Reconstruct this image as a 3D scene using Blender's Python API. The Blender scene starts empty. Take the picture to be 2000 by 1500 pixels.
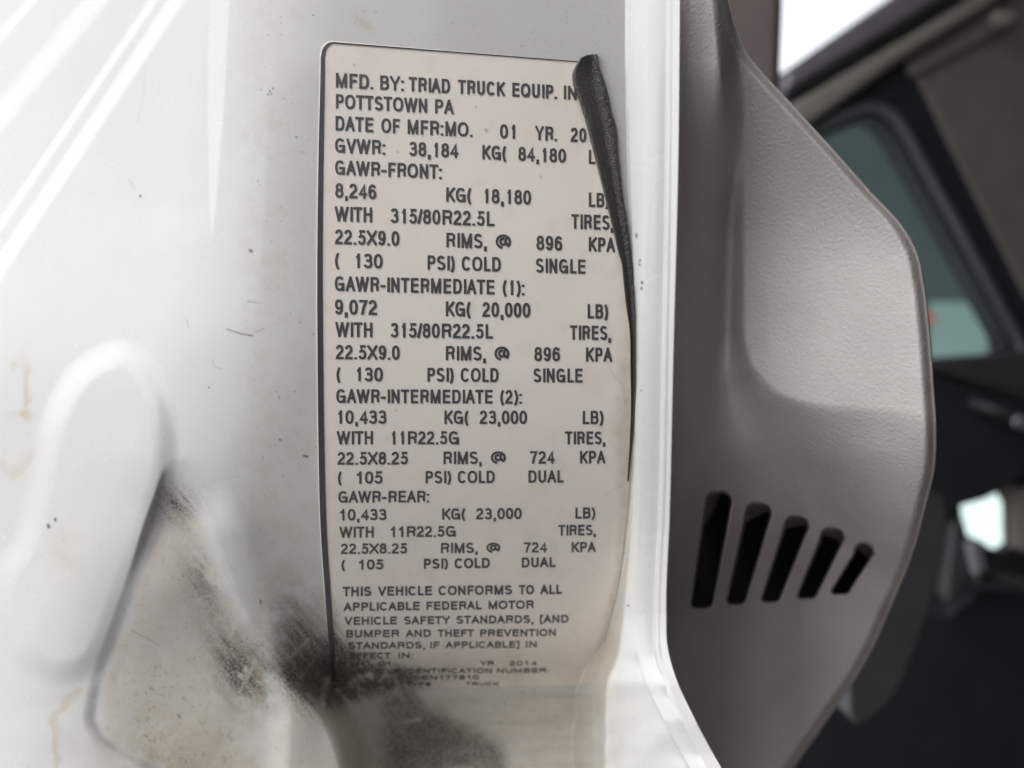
import bpy, bmesh, math, random
import numpy as np
from mathutils import Vector
from mathutils.geometry import tessellate_polygon

# ------------------------------------------------------------------ camera, sky, sun, exposure
F = 1500.0            # focal length in photograph pixels (2000 x 1500)
CAMZ = 1.6            # camera height above the ground, metres
scene = bpy.context.scene
cam_data = bpy.data.cameras.new('camera')
cam = bpy.data.objects.new('camera', cam_data)
scene.collection.objects.link(cam)
cam.location = (0, 0, CAMZ)
cam.rotation_euler = (math.radians(90), 0, 0)
cam_data.sensor_width = 36.0
cam_data.lens = 36.0 * F / 2000.0
cam_data.clip_start = 0.01
cam_data.clip_end = 500.0
cam_data.dof.use_dof = True
cam_data.dof.focus_distance = 0.2525
cam_data.dof.aperture_fstop = 5.4
cam_data.dof.aperture_blades = 0
scene.camera = cam

SUN_EL, SUN_AZ = 60.0, -138.0        # azimuth clockwise from +Y
world = bpy.data.worlds.new('World')
scene.world = world
world.use_nodes = True
wn = world.node_tree.nodes
sky = wn.new('ShaderNodeTexSky')
sky.sky_type = 'NISHITA'
sky.sun_disc = False
sky.sun_elevation = math.radians(SUN_EL)
sky.sun_rotation = math.radians(SUN_AZ)
sky.air_density = 1.0
sky.dust_density = 1.5
sky.ozone_density = 1.0
hsv = wn.new('ShaderNodeHueSaturation')
hsv.inputs['Saturation'].default_value = 0.16
world.node_tree.links.new(sky.outputs[0], hsv.inputs['Color'])
bg = wn['Background']
world.node_tree.links.new(hsv.outputs[0], bg.inputs['Color'])
bg.inputs['Strength'].default_value = 0.15

sun_data = bpy.data.lights.new('sun', 'SUN')
sun = bpy.data.objects.new('sun', sun_data)
scene.collection.objects.link(sun)
sun_data.energy = 0.6
sun_data.angle = math.radians(70)
sun_data.color = (1.0, 0.95, 0.88)
el, az = math.radians(SUN_EL), math.radians(SUN_AZ)
sdir = Vector((math.sin(az) * math.cos(el), math.cos(az) * math.cos(el), math.sin(el)))
sun.rotation_euler = sdir.to_track_quat('Z', 'Y').to_euler()
sun.location = sdir * 20

scene.view_settings.view_transform = 'Standard'
scene.view_settings.look = 'None'
scene.view_settings.exposure = 1.27
scene.view_settings.gamma = 1.0
scene.view_settings.use_curve_mapping = False
scene.cycles.use_denoising = True
scene.cycles.max_bounces = 8

# ------------------------------------------------------------------ helpers
rng = np.random.RandomState(7)
random.seed(7)


def sstep(a, b, x):
    t = np.clip((x - a) / (b - a), 0, 1)
    return t * t * (3 - 2 * t)


def interp(pts, q):
    p = np.array(pts, float)
    return np.interp(q, p[:, 0], p[:, 1])


def smooth_interp(pts, q):
    """Catmull-Rom style interpolation of y over x."""
    p = np.array(pts, float)
    x, y = p[:, 0], p[:, 1]
    m = np.gradient(y, x)
    q = np.asarray(q, float)
    i = np.clip(np.searchsorted(x, q) - 1, 0, len(x) - 2)
    h = x[i + 1] - x[i]
    t = np.clip((q - x[i]) / h, 0, 1)
    return ((2*t**3 - 3*t**2 + 1) * y[i] + (t**3 - 2*t**2 + t) * h * m[i]
            + (-2*t**3 + 3*t**2) * y[i + 1] + (t**3 - t**2) * h * m[i + 1])


def vnoise(x, y, seed=0):
    xi, yi = np.floor(x).astype(np.int64), np.floor(y).astype(np.int64)
    fx, fy = x - xi, y - yi
    fx, fy = fx*fx*(3 - 2*fx), fy*fy*(3 - 2*fy)

    def h(a, b):
        n = (a * 374761393 + b * 668265263 + seed * 974634777) & 0xffffffff
        n = ((n ^ (n >> 13)) * 1274126177) & 0xffffffff
        n = n ^ (n >> 16)
        return (n & 0xffff) / 65535.0
    a, b, c, d = h(xi, yi), h(xi + 1, yi), h(xi, yi + 1), h(xi + 1, yi + 1)
    return (a*(1-fx) + b*fx)*(1-fy) + (c*(1-fx) + d*fx)*fy


def fbm(x, y, seed=0, octv=5, gain=0.55):
    s, a, tot = 0.0, 1.0, 0.0
    for o in range(octv):
        s = s + a * vnoise(x * 2**o, y * 2**o, seed + o * 17)
        tot += a
        a *= gain
    return s / tot


def sdf_poly(px, py, poly):
    """Signed distance to polygon, positive inside."""
    poly = np.array(poly, float)
    best = np.full(np.shape(px), 1e12)
    inside = np.zeros(np.shape(px), bool)
    n = len(poly)
    for i in range(n):
        ax, ay = poly[i]
        bx, by = poly[(i + 1) % n]
        ex, ey = bx - ax, by - ay
        wx, wy = px - ax, py - ay
        t = np.clip((wx*ex + wy*ey) / (ex*ex + ey*ey), 0, 1)
        best = np.minimum(best, (wx - t*ex)**2 + (wy - t*ey)**2)
        c = ((ay > py) != (by > py))
        with np.errstate(divide='ignore', invalid='ignore'):
            xs = ax + (py - ay) * ex / (ey if ey != 0 else 1e-9)
        inside ^= c & (px < xs)
    d = np.sqrt(best)
    return np.where(inside, d, -d)


def dist_line(px, py, pts):
    """Distance to an open polyline."""
    best = np.full(np.shape(px), 1e12)
    for (ax, ay), (bx, by) in zip(pts[:-1], pts[1:]):
        ex, ey = bx - ax, by - ay
        wx, wy = px - ax, py - ay
        t = np.clip((wx*ex + wy*ey) / (ex*ex + ey*ey), 0, 1)
        best = np.minimum(best, (wx - t*ex)**2 + (wy - t*ey)**2)
    return np.sqrt(best)


def blob(px, py, cx, cy, rx, ry, rot=0):
    c, s = math.cos(math.radians(rot)), math.sin(math.radians(rot))
    u = ((px - cx) * c + (py - cy) * s) / rx
    v = (-(px - cx) * s + (py - cy) * c) / ry
    return np.exp(-(u*u + v*v))


def P3(px, py, Y):
    """Point at depth Y (metres) seen at photograph pixel px, py."""
    return np.stack([(px - 1000.0) / F * Y, Y + 0 * px, CAMZ + (750.0 - py) / F * Y], -1)


def link_mesh(name, me, mat, parent=None):
    o = bpy.data.objects.new(name, me)
    scene.collection.objects.link(o)
    if mat is not None:
        me.materials.append(mat)
    if parent is not None:
        o.parent = parent
    return o


def grid_mesh(name, pts, mat, parent=None, attrs=None, smooth=True):
    """pts: (rows, cols, 3)."""
    r, c = pts.shape[:2]
    me = bpy.data.meshes.new(name)
    idx = np.arange(r * c).reshape(r, c)
    q = np.stack([idx[:-1, :-1], idx[1:, :-1], idx[1:, 1:], idx[:-1, 1:]], -1).reshape(-1, 4)
    me.vertices.add(r * c)
    me.vertices.foreach_set('co', pts.reshape(-1).astype(np.float32))
    me.loops.add(q.size)
    me.loops.foreach_set('vertex_index', q.reshape(-1).astype(np.int32))
    me.polygons.add(len(q))
    me.polygons.foreach_set('loop_start', (np.arange(len(q)) * 4).astype(np.int32))
    me.polygons.foreach_set('use_smooth', np.full(len(q), smooth))
    me.update(calc_edges=True)
    me.validate()
    for an, arr in (attrs or {}).items():
        a = me.attributes.new(an, 'FLOAT', 'POINT')
        a.data.foreach_set('value', arr.reshape(-1).astype(np.float32))
    return link_mesh(name, me, mat, parent)


def pydata(name, verts, faces, mat, parent=None, smooth=False):
    me = bpy.data.meshes.new(name)
    me.from_pydata([tuple(map(float, v)) for v in verts], [], faces)
    me.update()
    if smooth:
        for p in me.polygons:
            p.use_smooth = True
    return link_mesh(name, me, mat, parent)


def prism(name, poly, Y, thick, mat, parent=None, holes=(), bevel=0.0, slope=0.0):
    """A solid slab whose front outline is seen at the given pixels at depth Y (+ slope per pixel of x)."""
    loops = [list(poly)] + [list(h) for h in holes]
    flat = [p for l in loops for p in l]
    tris = tessellate_polygon([[Vector((x, y, 0)) for x, y in l] for l in loops])
    n = len(flat)
    front = [P3(np.float64(x), np.float64(y), Y + slope * (x - flat[0][0])) for x, y in flat]
    verts = front + [(p[0], p[1] + thick, p[2]) for p in front]
    faces = [tuple(t) for t in tris] + [tuple(i + n for i in reversed(t)) for t in tris]
    k = 0
    for l in loops:
        m = len(l)
        for i in range(m):
            a, b = k + i, k + (i + 1) % m
            faces.append((a, b, b + n, a + n))
        k += m
    o = pydata(name, verts, faces, mat, parent)
    bm = bmesh.new()
    bm.from_mesh(o.data)
    bmesh.ops.recalc_face_normals(bm, faces=bm.faces)
    bm.to_mesh(o.data)
    bm.free()
    if bevel:
        md = o.modifiers.new('bevel', 'BEVEL')
        md.width = bevel
        md.segments = 3
        md.limit_method = 'ANGLE'
        for p in o.data.polygons:
            p.use_smooth = True
        md.harden_normals = True
    return o


def tube(name, pix, Y, radius, mat, parent=None, flat=1.0, seg=12):
    """A round bar through pixel points [(px, py)] at depth Y (number or list)."""
    Ys = Y if isinstance(Y, (list, tuple)) else [Y] * len(pix)
    pts = [Vector(P3(np.float64(x), np.float64(y), d)) for (x, y), d in zip(pix, Ys)]
    verts, faces = [], []
    for i, p in enumerate(pts):
        t = (pts[min(i + 1, len(pts) - 1)] - pts[max(i - 1, 0)]).normalized()
        a = t.cross(Vector((0, 1, 0))).normalized()
        b = t.cross(a).normalized()
        for k in range(seg):
            th = 2 * math.pi * k / seg
            verts.append(p + a * math.cos(th) * radius + b * math.sin(th) * radius * flat)
    for i in range(len(pts) - 1):
        for k in range(seg):
            faces.append((i*seg + k, i*seg + (k+1) % seg, (i+1)*seg + (k+1) % seg, (i+1)*seg + k))
    faces.append(tuple(range(seg)))
    faces.append(tuple(reversed(range((len(pts)-1)*seg, len(pts)*seg))))
    return pydata(name, verts, faces, mat, parent, smooth=True)


def box(name, x0, x1, y0, y1, z0, z1, mat, parent=None):
    v = [(x, y, z) for x in (x0, x1) for y in (y0, y1) for z in (z0, z1)]
    f = [(0, 1, 3, 2), (4, 6, 7, 5), (0, 4, 5, 1), (2, 3, 7, 6), (0, 2, 6, 4), (1, 5, 7, 3)]
    return pydata(name, v, f, mat, parent)


def empty(name, loc, label, cat, group=None):
    o = bpy.data.objects.new(name, None)
    scene.collection.objects.link(o)
    o.empty_display_size = 0.02
    o['label'], o['category'] = label, cat
    o['kind'] = 'thing'
    if group:
        o['group'] = group
    return o


def tag(o, label=None, cat=None, group=None, kind=None):
    if label: o['label'] = label
    if cat: o['category'] = cat
    if group: o['group'] = group
    if kind: o['kind'] = kind
    return o


# ------------------------------------------------------------------ materials
def new_mat(name):
    m = bpy.data.materials.new(name)
    m.use_nodes = True
    nt = m.node_tree
    return m, nt, nt.nodes['Principled BSDF']


def N(nt, kind, **kw):
    n = nt.nodes.new(kind)
    for k, v in kw.items():
        if k in ('operation', 'data_type', 'blend_type', 'attribute_name', 'feature', 'noise_dimensions', 'interpolation_type'):
            setattr(n, k, v)
        else:
            n.inputs[k].default_value = v
    return n


def noise(nt, scale, detail=4, rough=0.55, stretch=None):
    tc = nt.nodes.new('ShaderNodeTexCoord')
    n = nt.nodes.new('ShaderNodeTexNoise')
    n.inputs['Scale'].default_value = scale
    n.inputs['Detail'].default_value = detail
    n.inputs['Roughness'].default_value = rough
    if stretch:
        mp = nt.nodes.new('ShaderNodeMapping')
        mp.inputs['Scale'].default_value = stretch
        nt.links.new(tc.outputs['Object'], mp.inputs['Vector'])
        nt.links.new(mp.outputs[0], n.inputs['Vector'])
    else:
        nt.links.new(tc.outputs['Object'], n.inputs['Vector'])
    return n.outputs['Fac']


def ramp(nt, src, a, b, va=0.0, vb=1.0):
    m = nt.nodes.new('ShaderNodeMapRange')
    m.inputs['From Min'].default_value = a
    m.inputs['From Max'].default_value = b
    m.inputs['To Min'].default_value = va
    m.inputs['To Max'].default_value = vb
    nt.links.new(src, m.inputs['Value'])
    return m.outputs['Result']


def math_(nt, op, a, b):
    m = nt.nodes.new('ShaderNodeMath')
    m.operation = op
    for i, s in enumerate((a, b)):
        if isinstance(s, (int, float)):
            m.inputs[i].default_value = s
        else:
            nt.links.new(s, m.inputs[i])
    m.use_clamp = op in ('MULTIPLY', 'ADD', 'MAXIMUM') 
    return m.outputs[0]


def mixc(nt, fac, a, b):
    m = nt.nodes.new('ShaderNodeMix')
    m.data_type = 'RGBA'
    if isinstance(fac, (int, float)):
        m.inputs[0].default_value = fac
    else:
        nt.links.new(fac, m.inputs[0])
    for i, s in ((6, a), (7, b)):
        if isinstance(s, tuple):
            m.inputs[i].default_value = (*s, 1)
        else:
            nt.links.new(s, m.inputs[i])
    return m.outputs[2]


def attr(nt, name):
    a = nt.nodes.new('ShaderNodeAttribute')
    a.attribute_name = name
    return a.outputs['Fac']


def bump(nt, bsdf, h, strength, dist):
    b = nt.nodes.new('ShaderNodeBump')
    b.inputs['Strength'].default_value = strength
    b.inputs['Distance'].default_value = dist
    nt.links.new(h, b.inputs['Height'])
    nt.links.new(b.outputs[0], bsdf.inputs['Normal'])


def grimy(name, base, base2, rough, speck=0.5, coat=0.0, bumpy=0.0):
    """Paint or film with dust / grease / speck masks carried on the mesh."""
    m, nt, b = new_mat(name)
    col = mixc(nt, ramp(nt, noise(nt, 25, 4), 0.2, 0.8), base, base2)
    fine = noise(nt, 1500, 6, 0.75)
    mid = noise(nt, 240, 5, 0.65)
    dust = math_(nt, 'MULTIPLY', attr(nt, 'dust'), ramp(nt, mid, 0.25, 0.7, 0.55, 1.1))
    col = mixc(nt, dust, col, (0.50, 0.425, 0.33))
    # loose specks, denser where dust lies
    sp = ramp(nt, noise(nt, 1300, 3, 0.6), 0.675, 0.73)
    sp = math_(nt, 'MULTIPLY', sp, ramp(nt, attr(nt, 'dust'), 0.05, 0.40, 0.03, speck))
    col = mixc(nt, sp, col, (0.10, 0.085, 0.07))
    gr = math_(nt, 'MULTIPLY', attr(nt, 'grease'), ramp(nt, fine, 0.36, 0.60, 0.22, 1.2))
    col = mixc(nt, gr, col, (0.070, 0.051, 0.039))
    col = mixc(nt, attr(nt, 'chip'), col, (0.05, 0.045, 0.042))
    nt.links.new(col, b.inputs['Base Color'])
    r = math_(nt, 'ADD', ramp(nt, noise(nt, 60, 4), 0.0, 1.0, rough - 0.05, rough + 0.15), math_(nt, 'MULTIPLY', attr(nt, 'dust'), 0.45))
    r = math_(nt, 'ADD', r, math_(nt, 'MULTIPLY', attr(nt, 'grease'), 0.2))
    nt.links.new(r, b.inputs['Roughness'])
    b.inputs['Coat Weight'].default_value = coat
    b.inputs['Coat Roughness'].default_value = 0.08
    if bumpy:
        bump(nt, b, noise(nt, 700, 5, 0.6), bumpy, 0.0004)
    return m


def plain(name, col, rough=0.5, var=0.15, scale=60, bumps=0.0, bscale=400, metal=0.0, spec=0.5):
    m, nt, b = new_mat(name)
    dk = tuple(c * (1 - var) for c in col)
    nt.links.new(mixc(nt, ramp(nt, noise(nt, scale, 4), 0.3, 0.7), dk, col), b.inputs['Base Color'])
    b.inputs['Roughness'].default_value = rough
    b.inputs['Metallic'].default_value = metal
    b.inputs['Specular IOR Level'].default_value = spec
    if bumps:
        bump(nt, b, noise(nt, bscale, 5, 0.6), bumps, 0.0005)
    return m


M_WHITE = grimy('white_paint', (0.66, 0.668, 0.66), (0.62, 0.625, 0.612), 0.16, 0.55, coat=0.5, bumpy=0.02)
M_FILM = grimy('sticker_film', (0.89, 0.815, 0.75), (0.85, 0.775, 0.71), 0.34, 0.35)
M_INK = plain('black_ink', (0.095, 0.086, 0.087), 0.45, 0.25, 300)
M_BORDER = plain('border_ink', (0.07, 0.065, 0.065), 0.40, 0.2, 200)


def leather(name, col, rough, s1, strength, dist):
    m, nt, b = new_mat(name)
    tc = nt.nodes.new('ShaderNodeTexCoord')
    v = nt.nodes.new('ShaderNodeTexVoronoi')
    v.feature = 'DISTANCE_TO_EDGE'
    v.inputs['Scale'].default_value = s1
    nz = nt.nodes.new('ShaderNodeTexNoise')
    nz.inputs['Scale'].default_value = s1 * 0.7
    nz.inputs['Detail'].default_value = 5
    nt.links.new(tc.outputs['Object'], nz.inputs['Vector'])
    mp = nt.nodes.new('ShaderNodeVectorMath')
    mp.operation = 'MULTIPLY_ADD'
    nt.links.new(nz.outputs['Color'], mp.inputs[0])
    mp.inputs[1].default_value = (0.8 / s1,) * 3
    nt.links.new(tc.outputs['Object'], mp.inputs[2])
    nt.links.new(mp.outputs[0], v.inputs['Vector'])
    h = math_(nt, 'ADD', ramp(nt, v.outputs['Distance'], 0.0, 0.35, 0.0, 0.45), math_(nt, 'MULTIPLY', nz.outputs['Fac'], 0.5))
    bump(nt, b, h, strength, dist)
    dk = tuple(c * 0.88 for c in col)
    nt.links.new(mixc(nt, ramp(nt, noise(nt, 40, 4), 0.3, 0.7), dk, col), b.inputs['Base Color'])
    b.inputs['Roughness'].default_value = rough
    return m


M_TRIM = leather('grained_grey_plastic', (0.43, 0.395, 0.38), 0.42, 480, 0.45, 0.0005)
M_RUBBER = leather('black_rubber', (0.070, 0.066, 0.064), 0.36, 1300, 0.8, 0.0005)
M_SLOT = plain('slot_shade', (0.006, 0.006, 0.008), 0.6)
M_HEAD = plain('headliner_felt', (0.15, 0.135, 0.122), 0.9, 0.2, 30)
M_POST = plain('brown_post', (0.16, 0.128, 0.118), 0.6, 0.15, 20)
M_RAIL = plain('grey_rail', (0.20, 0.185, 0.20), 0.45, 0.15, 20)
M_DARK = plain('dark_seal', (0.022, 0.023, 0.028), 0.55, 0.2, 20)
M_TAN = plain('tan_lining', (0.25, 0.235, 0.20), 0.75, 0.15, 20)
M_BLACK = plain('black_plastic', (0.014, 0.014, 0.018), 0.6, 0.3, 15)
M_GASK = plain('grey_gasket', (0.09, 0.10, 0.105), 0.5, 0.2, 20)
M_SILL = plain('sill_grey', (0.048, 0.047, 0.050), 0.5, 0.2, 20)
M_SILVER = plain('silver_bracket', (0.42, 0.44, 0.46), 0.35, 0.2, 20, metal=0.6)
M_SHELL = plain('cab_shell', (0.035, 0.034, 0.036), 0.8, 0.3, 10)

mg, nt, b = new_mat('tinted_glass')
b.inputs['Base Color'].default_value = (0.72, 0.82, 0.80, 1)
b.inputs['Transmission Weight'].default_value = 1.0
b.inputs['Roughness'].default_value = 0.02
b.inputs['IOR'].default_value = 1.45
M_GLASS = mg

# ------------------------------------------------------------------ pavement seen through the low gap; unseen ground bounces light up
M_GROUND = plain('bounce_concrete', (0.38, 0.375, 0.365), 0.9, 0.2, 0.6)  # kept pale to bounce light onto the pillar's down-facing parts
M_PAVE = plain('pale_concrete', (0.56, 0.70, 0.65), 0.9, 0.15, 0.6)
g = pydata('ground', [(-150, -150, 0), (150, -150, 0), (150, 150, 0), (-150, 150, 0)], [(0, 1, 2, 3)], M_GROUND)
tag(g, kind='structure')
g = pydata('pavement', [(-40, 5, 0.02), (60, 5, 0.02), (60, 60, 0.02), (-40, 60, 0.02)], [(0, 1, 2, 3)], M_PAVE)
tag(g, kind='structure')

# ------------------------------------------------------------------ depth of the white door pillar
YAW = math.tan(math.radians(6.05))
D0 = 0.25
PITCH = 43.0 / F * D0
rows = [(-40, .00), (0, .02), (6, .04), (12, .11), (15, .19), (18, .30), (20, .38), (23, .45), (26, .58), (29, .74), (32, .85),
        (34, .6), (37, .05), (41, -.25), (45, -.35), (60, -.3)]
ks = np.arange(-40, 60, 0.25)
th = smooth_interp(rows, ks)
dz = -PITCH * 0.25 * np.cos(th)
dy = PITCH * 0.25 * np.sin(th)
zt = np.concatenate([[0], np.cumsum(dz)])[:-1]
yt = np.concatenate([[0], np.cumsum(dy)])[:-1]
i12 = np.argmin(abs(ks - 12))
# row 12 of the text lies at pixel (654, 691), depth D0
zt = zt - zt[i12] + (750 - 691) / F * D0
yt = yt - yt[i12] + D0 - YAW * (654 - 1000) / F * D0


def y_sticker(px, py):
    a, b_ = (px - 1000) / F, (750 - py) / F
    Y = np.full(np.shape(px), D0, float)
    for _ in range(60):
        G = np.interp(-(b_ * Y), -zt, yt)
        Y = 0.5 * Y + 0.5 * G / (1 - YAW * a)
    return Y


KL = math.tan(math.radians(21))
_y455 = float(y_sticker(np.array([462.]), np.array([600.]))[0])
CL = _y455 * (1 + KL * (462 - 1000) / F)


def y_left(px, py):
    a = (px - 1000) / F
    return CL / (1 + KL * a)


def smax(a, b_, k):
    h = np.clip(0.5 + 0.5 * (a - b_) / k, 0, 1)
    return b_ * (1 - h) + a * h + k * h * (1 - h)


def flange_left(py):
    return smooth_interp([(-200, 1226), (0, 1224), (300, 1228), (600, 1238), (900, 1240), (1050, 1232), (1150, 1224), (1250, 1212),
                          (1340, 1190), (1420, 1180), (1500, 1182), (1700, 1190)], py)


def flange_right(py):
    return smooth_interp([(-200, 1330), (0, 1328), (300, 1325), (700, 1315), (1000, 1308), (1200, 1301), (1260, 1303), (1320, 1318),
                          (1400, 1354), (1500, 1408), (1600, 1470), (1700, 1530)], py)


def rounded(poly, sub=6):
    p = np.array(poly, float)
    n = len(p)
    out = []
    for i in range(n):
        a, b_, c, d = p[i - 1], p[i], p[(i + 1) % n], p[(i + 2) % n]
        for k in range(sub):
            t = k / sub
            out.append(0.5 * (2*b_ + (c - a)*t + (2*a - 5*b_ + 4*c - d)*t*t + (3*b_ - a - 3*c + d)*t**3))
    return out


OVAL = [(230, 685), (275, 705), (308, 760), (326, 830), (328, 890), (318, 950), (292, 1025), (240, 1170), (200, 1270), (165, 1308),
        (115, 1318), (65, 1300), (25, 1255), (0, 1190), (5, 1120), (45, 1060), (72, 960), (90, 860), (118, 780), (160, 720)]
RECESS = [(340, 948), (385, 985), (415, 1050), (450, 1150), (490, 1240), (530, 1290), (528, 1360), (505, 1440), (490, 1620), (300, 1620),
          (300, 1500), (225, 1470), (180, 1420), (185, 1350), (230, 1220), (300, 1020)]


def panel_depth(px, py):
    hi_ = smooth_interp([(-400, 642), (1280, 642), (1318, 645), (1372, 700), (1440, 745), (1500, 765), (1700, 775)], py)
    lw = sstep(0, 1, (hi_ - px) / np.interp(py, [1318, 1400], [122, 105]))
    pe = 1225.0 - 60.0 * np.logaddexp(0, (1225.0 - py) / 60.0)
    ys = y_sticker(px, py * (1 - lw) + pe * lw)
    yl = y_left(px, py)
    Y = smax(ys, yl, 0.014)
    mm = 0.001
    # pressed steps across the upper left: each band drops away towards the upper left
    def step(x0, y0, x1, y1, w, h):
        nx, ny = (y1 - y0), -(x1 - x0)
        L = math.hypot(nx, ny)
        nx, ny = nx / L, ny / L
        if nx > 0:
            nx, ny = -nx, -ny              # points to the upper left
        t = (px - x0) * nx + (py - y0) * ny
        return h * sstep(-w, w, t)
    fade = 1 - sstep(400, 440, px)
    Y = Y + mm * fade * step(0, 70, 62, 0, 12, 1.5)
    Y = Y + mm * fade * step(0, 226, 187, 0, 26, 3.0)
    Y = Y + mm * fade * step(0, 440, 300, 0, 9, 1.7)
    Y = Y + mm * fade * step(14, 500, 344, 0, 17, 3.1)
    # narrow bevel facet beside the bend, tapering downwards
    w = interp([(-200, 22), (0, 20), (200, 16), (400, 6), (480, 0), (2000, 0)], py)
    cx = interp([(-200, 426), (0, 428), (250, 420), (480, 413)], py)
    Y = Y + mm * 2.6 * np.clip(w / 20, 0, 1) * (1 - np.clip((px - (cx - w)) / np.maximum(2 * w, 1), 0, 1)) * sstep(-330, -50, px - cx) * sstep(520, 400, py)
    # raised oval
    so = sdf_poly(px, py, rounded(OVAL, 4))
    Y = Y - mm * (2.6 - 1.3 * sstep(120, 260, px) * sstep(880, 1000, py)) * sstep(-26, 34, so)
    # triangular recess
    sr = sdf_poly(px, py, rounded(RECESS, 4))
    edge = interp([(150, 14), (260, 16), (340, 45), (420, 60), (600, 60)], px)
    Y = Y + mm * (1.1 + 3.4 * sstep(1160, 1000, py)) * sstep(-10, 6, sr / edge * 8) * (1 - sstep(0, 14, so))
    # soft fold right of the recess, running down to the floor
    dr = dist_line(px, py, [(400, 960), (440, 1080), (490, 1210), (560, 1300), (575, 1400), (560, 1620)])
    side = px > np.interp(py, [960, 1080, 1210, 1300, 1400, 1620], [400, 440, 490, 560, 575, 560])
    Y = Y - mm * 3.0 * np.where(side, np.exp(-(dr / 80)**2), np.exp(-(dr / 34)**2)) * sstep(950, 1050, py)
    # lump (folded seam) below the sticker's lower left corner
    dl = dist_line(px, py, [(705, 1385), (690, 1430), (660, 1620)])
    Y = Y - mm * 2.5 * np.exp(-(dl / np.maximum(24, 30 + (py - 1380) * 0.25))**2) * sstep(1335, 1400, py)
    # hollow right of it
    Y = Y + mm * 12 * blob(px, py, 860, 1480, 150, 75)
    # slow waviness of the pressed sheet
    Y = Y + mm * 0.5 * (fbm(px / 260, py / 260, 3, 2) - 0.5)
    Y = Y + mm * 1.2 * (fbm(px / 110, py / 110, 5, 2) - 0.5) * sstep(1180, 1340, py)
    # flange: steep wall on its left, then a face turned a little to the left
    xl, xr = flange_left(py), flange_right(py)
    xl0 = xl
    xl = xl + 20 * (fbm(px / 70, py / 70, 9, 2) - 0.5) * sstep(1200, 1300, py)
    y0 = np.interp(py, [-300, 1040, 1200, 1340, 1700], [0, 0, -0.001, -0.0035, -0.006]) + y_sticker(np.full_like(px, 1228.), 1000.0 - 70.0 * np.logaddexp(0, (1000.0 - py) / 70.0)) 
    u = (px - xl)
    yf = y0 - 0.00013 * np.maximum(u, 0) - 0.0011 * np.minimum(u, 0)
    t = (px - xl0) / np.maximum(xr - xl0, 1)
    yf = yf + mm * 0.55 * (sstep(0.40, 0.47, t) - sstep(0.47, 0.53, t)) * sstep(1400, 1150, py)
    yf = yf - mm * 0.9 * sstep(0.70, 0.76, t) + mm * 0.5 * sstep(0.80, 0.88, t)
    Y = -smax(-Y, -yf, 0.0025)
    return Y


RUBS = [[(648, 1318), (660, 1282)], [(704, 1302), (740, 1288)], [(742, 1332), (776, 1272)], [(656, 1348), (694, 1338)], [(560, 1290), (600, 1250)],
        [(585, 1325), (612, 1290)], [(792, 1410), (822, 1404)], [(700, 1318), (724, 1322)], [(470, 1350), (500, 1290)]]


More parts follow.
